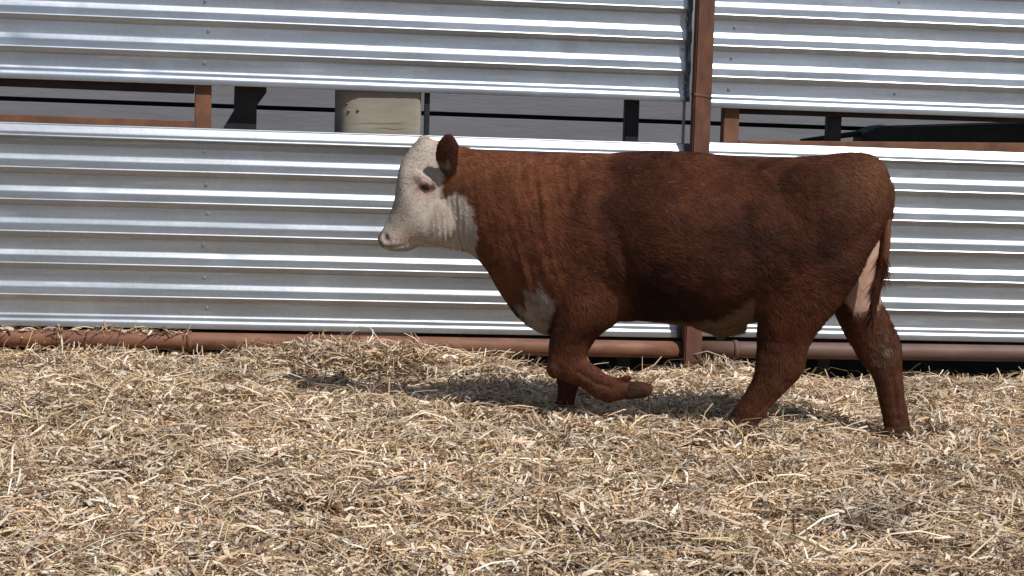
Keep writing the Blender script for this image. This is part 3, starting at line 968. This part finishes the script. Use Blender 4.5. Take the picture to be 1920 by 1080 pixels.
disp -= 0.005 * np.exp(-(tend3 / 0.009) ** 2) * (Yl < 0)
kneeb = np.hypot((X + 0.590) / 0.030, (Z - 0.262) / 0.032)
disp += 0.007 * np.exp(-kneeb ** 2) * (Yl < 0)
legs_low = (1 - smoothstep(0.25, 0.42, Z))
disp += legs_low * 0.0022 * fbm(co, 0.05, 140, 2)
co2 = co + no * disp[:, None]
body_me.vertices.foreach_set('co', co2.astype(np.float32).ravel())
body_me.update()

# coat colours
jit = 0.016 * fbm(co, 0.045, 50, 3) + 0.010 * vnoise(co, 0.013, 55)
jx, jz = X + jit, Z + 0.018 * fbm(co, 0.045, 60, 3) + 0.010 * vnoise(co, 0.013, 65)
red = np.array([0.108, 0.0355, 0.0175])
lightred = np.array([0.20, 0.073, 0.036])
dark = np.array([0.044, 0.016, 0.0095])
n1 = fbm(co * np.array([1, 1, 0.8]), 0.22, 70, 4)
n2 = fbm(co, 0.05, 71, 3)
k1 = smoothstep(-0.5, 0.5, n1 + 0.35 * n2)[:, None]
c = dark * (1 - k1) + red * k1
fore_edge = -0.39 + 0.55 * np.clip(0.75 - Z, 0, 0.22) + 0.03 * n2
neckm = (smoothstep(-1.25, -1.15, X) * (1 - smoothstep(fore_edge - 0.028, fore_edge + 0.028, X)) * smoothstep(0.40, 0.60, Z))[:, None]
c = c * (1 - 0.85 * neckm) + lightred * (0.7 + 0.3 * k1) * 0.85 * neckm
streak = vnoise(np.stack([(X + 0.5 * Z) / 0.10, Yl / 0.1, (Z - 0.5 * X) / 0.025], 1), 1.0, 81)     # locks of hair lying back and down
c = c * (1 + 0.16 * streak)[:, None]
vst = vnoise(fold * np.array([1.6, 1, 1.3]), 1.0, 83)
c = c * (1 + neckm * (0.13 * np.clip(vst, -0.8, 1))[:, None])
low_ribs = (1 - smoothstep(0.50, 0.68, Z + 0.05 * n1)) * band(X, -0.27, 0.24, 0.03) * (np.abs(Yl) > 0.05)
c = c * (1 - 0.55 * low_ribs)[:, None]                    # darker coat low on the ribs
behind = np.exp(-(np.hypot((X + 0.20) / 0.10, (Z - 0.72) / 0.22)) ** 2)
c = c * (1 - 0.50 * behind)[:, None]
rumpm = (smoothstep(0.45, 0.7, X) * smoothstep(0.85, 1.1, Z))[:, None]
c = c * (1 - 0.6 * rumpm) + np.array([0.19, 0.08, 0.036]) * 0.6 * rumpm
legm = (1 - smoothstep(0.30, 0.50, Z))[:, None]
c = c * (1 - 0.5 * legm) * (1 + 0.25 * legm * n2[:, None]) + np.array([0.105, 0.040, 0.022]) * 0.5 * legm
white = np.array([0.46, 0.395, 0.345]) * (1 + 0.10 * n2 + 0.08 * n1)[:, None]
fm = (mask(jx, jz, FACE) * (X < -0.86))[:, None]
c = c * (1 - fm) + white * fm
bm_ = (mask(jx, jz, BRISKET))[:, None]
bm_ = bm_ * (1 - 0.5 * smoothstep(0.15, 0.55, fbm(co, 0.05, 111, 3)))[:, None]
c = c * (1 - bm_) + white * np.array([0.66, 0.63, 0.62]) * bm_  # brisket white toned down to paint in the shade on the chest
front = (band(X, -0.86, -0.60, 0.02) * band(Z, 0.34, 0.56, 0.03) * smoothstep(0.25, 0.7, -no[:, 0]) * (np.abs(Yl) < 0.14) * smoothstep(-0.1, 0.35, fbm(co, 0.09, 90)))[:, None]
c = c * (1 - front) + white * 0.85 * front
em = (mask(jx, jz, ESC, 0.006) * smoothstep(-0.10, -0.06, Yl))[:, None]
c = c * (1 - em) + np.array([0.45, 0.29, 0.22]) * (1 + 0.15 * n2[:, None]) * em
ym = (mask(jx, jz, BELLY, 0.014) * (X < 0.243) * smoothstep(-0.3, 0.1, -no[:, 2] + 0.5 * (X > 0.0)))[:, None]
c = c * (1 - ym) + np.array([0.175, 0.110, 0.068]) * (1 + 0.35 * n1[:, None]) * (1 + 0.2 * n2)[:, None] * ym
earm = smoothstep(0.100, 0.114, np.abs(Yl + 0.012)) * band(X, -1.13, -0.985, 0.006) * (Z > 0.965)
ear_in = earm * (1 - smoothstep(1.07, 1.10, jz)) * (1 - smoothstep(-1.035, -1.02, X))
c = c * (1 - earm[:, None]) + np.array([0.072, 0.026, 0.016]) * earm[:, None]
c = c * (1 - ear_in[:, None]) + np.array([0.075, 0.045, 0.036]) * ear_in[:, None]
# muzzle, eye rim, mouth, forehead
pinkm = (np.exp(-(np.hypot(X + 1.262, (Z - 0.775)) / 0.030) ** 2) * 0.45)[:, None]
c = c * (1 - pinkm) + np.array([0.52, 0.33, 0.27]) * pinkm
nosem = ((1 - smoothstep(-1.345, -1.325, jx + 0.3 * (jz - 0.76))) * (Z < 0.80))[:, None]
c = c * (1 - nosem) + np.array([0.13, 0.090, 0.080]) * nosem
eyem = (np.where(headside, np.exp(-(np.hypot((X + 1.158) / 0.042, (Z - 0.980) / 0.034)) ** 2), 0) * 0.85)[:, None]
c = c * (1 - eyem) + np.array([0.40, 0.205, 0.165]) * eyem
dk = (np.exp(-nost ** 2) * 0.92 + np.exp(-(mouth / 0.005) ** 2) * 0.40)
dk = np.clip(np.where(headside, dk + np.exp(-(np.hypot((X + 1.158) / 0.022, (Z - 0.980) / 0.010)) ** 2) * 0.9, 0), 0, 0.95)[:, None]
c = c * (1 - dk) + np.array([0.045, 0.028, 0.022]) * dk
stain = (np.where(headside, smoothstep(0.0, 0.5, fbm(co, 0.06, 95)), 0) * 0.40)[:, None]
c = c * (1 - stain) + np.array([0.40, 0.30, 0.23]) * stain
# dried mud on the far hock and dirty lower legs
mud = (np.exp(-(np.hypot((X - 0.765) / 0.045, (Z - 0.37) / 0.06)) ** 2) * smoothstep(-0.1, 0.4, fbm(co, 0.03, 99, 2)) * 0.8)[:, None]
c = c * (1 - mud) + np.array([0.27, 0.235, 0.20]) * mud
c = np.clip(c, 0.004, 0.9)
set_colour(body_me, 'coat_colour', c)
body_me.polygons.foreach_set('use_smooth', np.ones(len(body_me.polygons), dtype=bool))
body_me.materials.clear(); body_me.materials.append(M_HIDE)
body = bpy.data.objects.new('body', body_me)
COL.objects.link(body); body.parent = bull

# short coat of hair: tapered blades rooted on the hide
def build_hair(name, me, n_hair, colours, length_fn, flow_fn, parent, width=0.0017):
    me.calc_loop_triangles()
    nt_ = len(me.loop_triangles)
    tri = np.empty(nt_ * 3, dtype=np.int32); me.loop_triangles.foreach_get('vertices', tri); tri = tri.reshape(-1, 3)
    v = np.empty(len(me.vertices) * 3, dtype=np.float32); me.vertices.foreach_get('co', v); v = v.reshape(-1, 3).astype(float)
    nm = np.empty(len(me.vertices) * 3, dtype=np.float32); me.vertices.foreach_get('normal', nm); nm = nm.reshape(-1, 3).astype(float)
    A, B, C_ = v[tri[:, 0]], v[tri[:, 1]], v[tri[:, 2]]
    ar = np.linalg.norm(np.cross(B - A, C_ - A), axis=1)
    idx = RNG.choice(nt_, n_hair, p=ar / ar.sum())
    r1 = np.sqrt(RNG.random(n_hair)); r2 = RNG.random(n_hair)
    w = np.stack([1 - r1, r1 * (1 - r2), r1 * r2], 1)
    def bary(a): return a[tri[idx, 0]] * w[:, :1] + a[tri[idx, 1]] * w[:, 1:2] + a[tri[idx, 2]] * w[:, 2:]
    p = bary(v); nn = bary(nm); nn /= np.linalg.norm(nn, axis=1)[:, None] + 1e-9
    col = bary(colours)
    L, lift = length_fn(p, nn, col)
    keep = L > 0.001
    p, nn, col, L, lift = p[keep], nn[keep], col[keep], L[keep], lift[keep]
    m = len(p)
    fl = flow_fn(p) + RNG.normal(0, 0.10, (m, 3)) + 0.55 * np.stack([vnoise(p, 0.05, 201), vnoise(p, 0.05, 202), vnoise(p, 0.05, 203)], 1)
    fl = fl - nn * (fl * nn).sum(1)[:, None]
    fl /= np.linalg.norm(fl, axis=1)[:, None] + 1e-9
    d1 = fl + nn * lift[:, None]; d1 /= np.linalg.norm(d1, axis=1)[:, None]
    d2 = fl + nn * (lift * 0.25)[:, None]; d2 /= np.linalg.norm(d2, axis=1)[:, None]
    side = np.cross(d1, nn); side /= np.linalg.norm(side, axis=1)[:, None] + 1e-9
    side = side + nn * RNG.normal(0, 0.3, m)[:, None]
    wd = width * RNG.uniform(0.7, 1.3, m)[:, None]
    L = L * RNG.uniform(0.6, 1.25, m)
    a = p - nn * 0.0006
    b = a + d1 * (L * 0.55)[:, None]
    c_ = b + d2 * (L * 0.45)[:, None]
    P4 = np.stack([a - side * wd / 2, a + side * wd / 2, b + side * wd * 0.4, b - side * wd * 0.4, c_ + side * wd * 0.08, c_ - side * wd * 0.08], 1).reshape(-1, 3)
    base = np.arange(m)[:, None] * 6
    F = np.concatenate([base + np.array([[0, 1, 2, 3]]), base + np.array([[3, 2, 4, 5]])], 0)
    tone = np.exp(RNG.normal(0, 1, m) * 0.10)[:, None] * col
    Cc = np.repeat(tone, 6, 0)
    hm = mesh_np(name, P4, F, M_HAIR, np.clip(Cc, 0, 0.95), 'coat_colour')
    o = bpy.data.objects.new(name, hm)
    COL.objects.link(o); o.parent = parent
    return o

def coat_len(p, n, col):
    x, y, z = p[:, 0], p[:, 1], p[:, 2]
    L = np.full(len(p), 0.021)
    head = x < -1.03
    L = np.where(head, 0.011, L)
    L = np.where(head & (z > 1.13) & (x < -1.15), 0.014, L)
    L = np.where((x > 0.2) & (z < 0.75) & (z > 0.3), 0.024, L)
    L = np.where((z < 0.62) & (x > -0.3) & (x < 0.25), 0.026, L)
    L = np.where((z < 0.30), 0.016, L)
    L = np.where((x > 0.62) & (z > 1.05), 0.024, L)
    L = np.where((x < -0.6) & (x > -1.03), 0.016, L)
    L = np.where((np.abs(y) > 0.115) & (x < -0.98) & (z > 0.98), 0.014, L)
    near_eye = (np.hypot((x + 1.158) / 0.034, (z - 0.98) / 0.022) < 1) & head
    nose = head & (x < -1.315)
    L = np.where(near_eye | nose, 0.0, L)
    esc = inside(x, z, ESC) & (y > -0.08)
    L = np.where(esc, 0.003, L)
    return L, np.where(head, 0.20, np.where(x < -0.6, 0.26, 0.24)) * np.ones(len(p))

def coat_flow(p):
    x, z = p[:, 0], p[:, 2]
    leg = (1 - smoothstep(0.45, 0.65, z))
    fx = 0.9 * (1 - leg) + 0.15 * leg
    fz = -0.45 * (1 - leg) - 1.0 * leg
    top = smoothstep(1.08, 1.15, z)
    fx = fx * (1 - top) + 1.0 * top
    return np.stack([fx, 0 * x, fz], 1)
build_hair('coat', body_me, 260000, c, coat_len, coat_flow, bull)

# tail: hanging rope of hide with long switch hair
bm = bmesh.new(); loft(bm, TAIL, 5, 20, 1.0)
tail = link_bm('tail', bm, M_HIDE, bull, True)
tm = tail.data
tv = np.empty(len(tm.vertices) * 3, dtype=np.float32); tm.vertices.foreach_get('co', tv); tv = tv.reshape(-1, 3).astype(float)
kt = smoothstep(0.55, 1.0, tv[:, 2])[:, None]
tcol = np.array([0.075, 0.030, 0.020]) * (1 - kt) + np.array([0.21, 0.088, 0.045]) * kt
set_colour(tm, 'coat_colour', tcol)
th = build_hair('tail_switch', tm, 16000, tcol, lambda p, n, col: (np.where(p[:, 2] < 0.80, RNG.uniform(0.04, 0.13, len(p)), 0.022), np.where(p[:, 2] < 0.80, RNG.uniform(0.08, 0.42, len(p)), 0.36)),
           lambda p: np.stack([0 * p[:, 0] - 0.1, 0 * p[:, 0], -1 + 0 * p[:, 0]], 1), tail, 0.002)

# hooves
def hoof(rows):
    bm = bmesh.new()
    for sg in (-1, 1):
        rr = [(a, b, c_, d, lat + sg * w * 0.52, w * 0.50) for a, b, c_, d, lat, w in rows]
        loft(bm, rr, 3, 16, 0.9)
    return link_bm('hoof', bm, M_HOOF, bull, True)
for t_ in (NEAR_FORE_HOOF, FAR_FORE_HOOF, NEAR_HIND_HOOF, FAR_HIND_HOOF): hoof(t_)

# eyes, seated in the displaced hide
M_EYE, t__, b__ = new_mat('wet_dark_eye')
b__.inputs['Base Color'].default_value = (0.012, 0.008, 0.007, 1)
b__.inputs['Roughness'].default_value = 0.08
for sg in (-1, 1):
    sel = np.where((np.abs(co2[:, 0] + 1.158) < 0.012) & (np.abs(co2[:, 2] - 0.98) < 0.012) & (sg * (co2[:, 1] + 0.03) > 0))[0]
    y = co2[sel, 1].mean()
    bm = bmesh.new()
    blob(bm, (-1.158, y - sg * 0.008, 0.980), (0.0225, 0.014, 0.0125), 0.3)
    link_bm('eye', bm, M_EYE, bull, True)
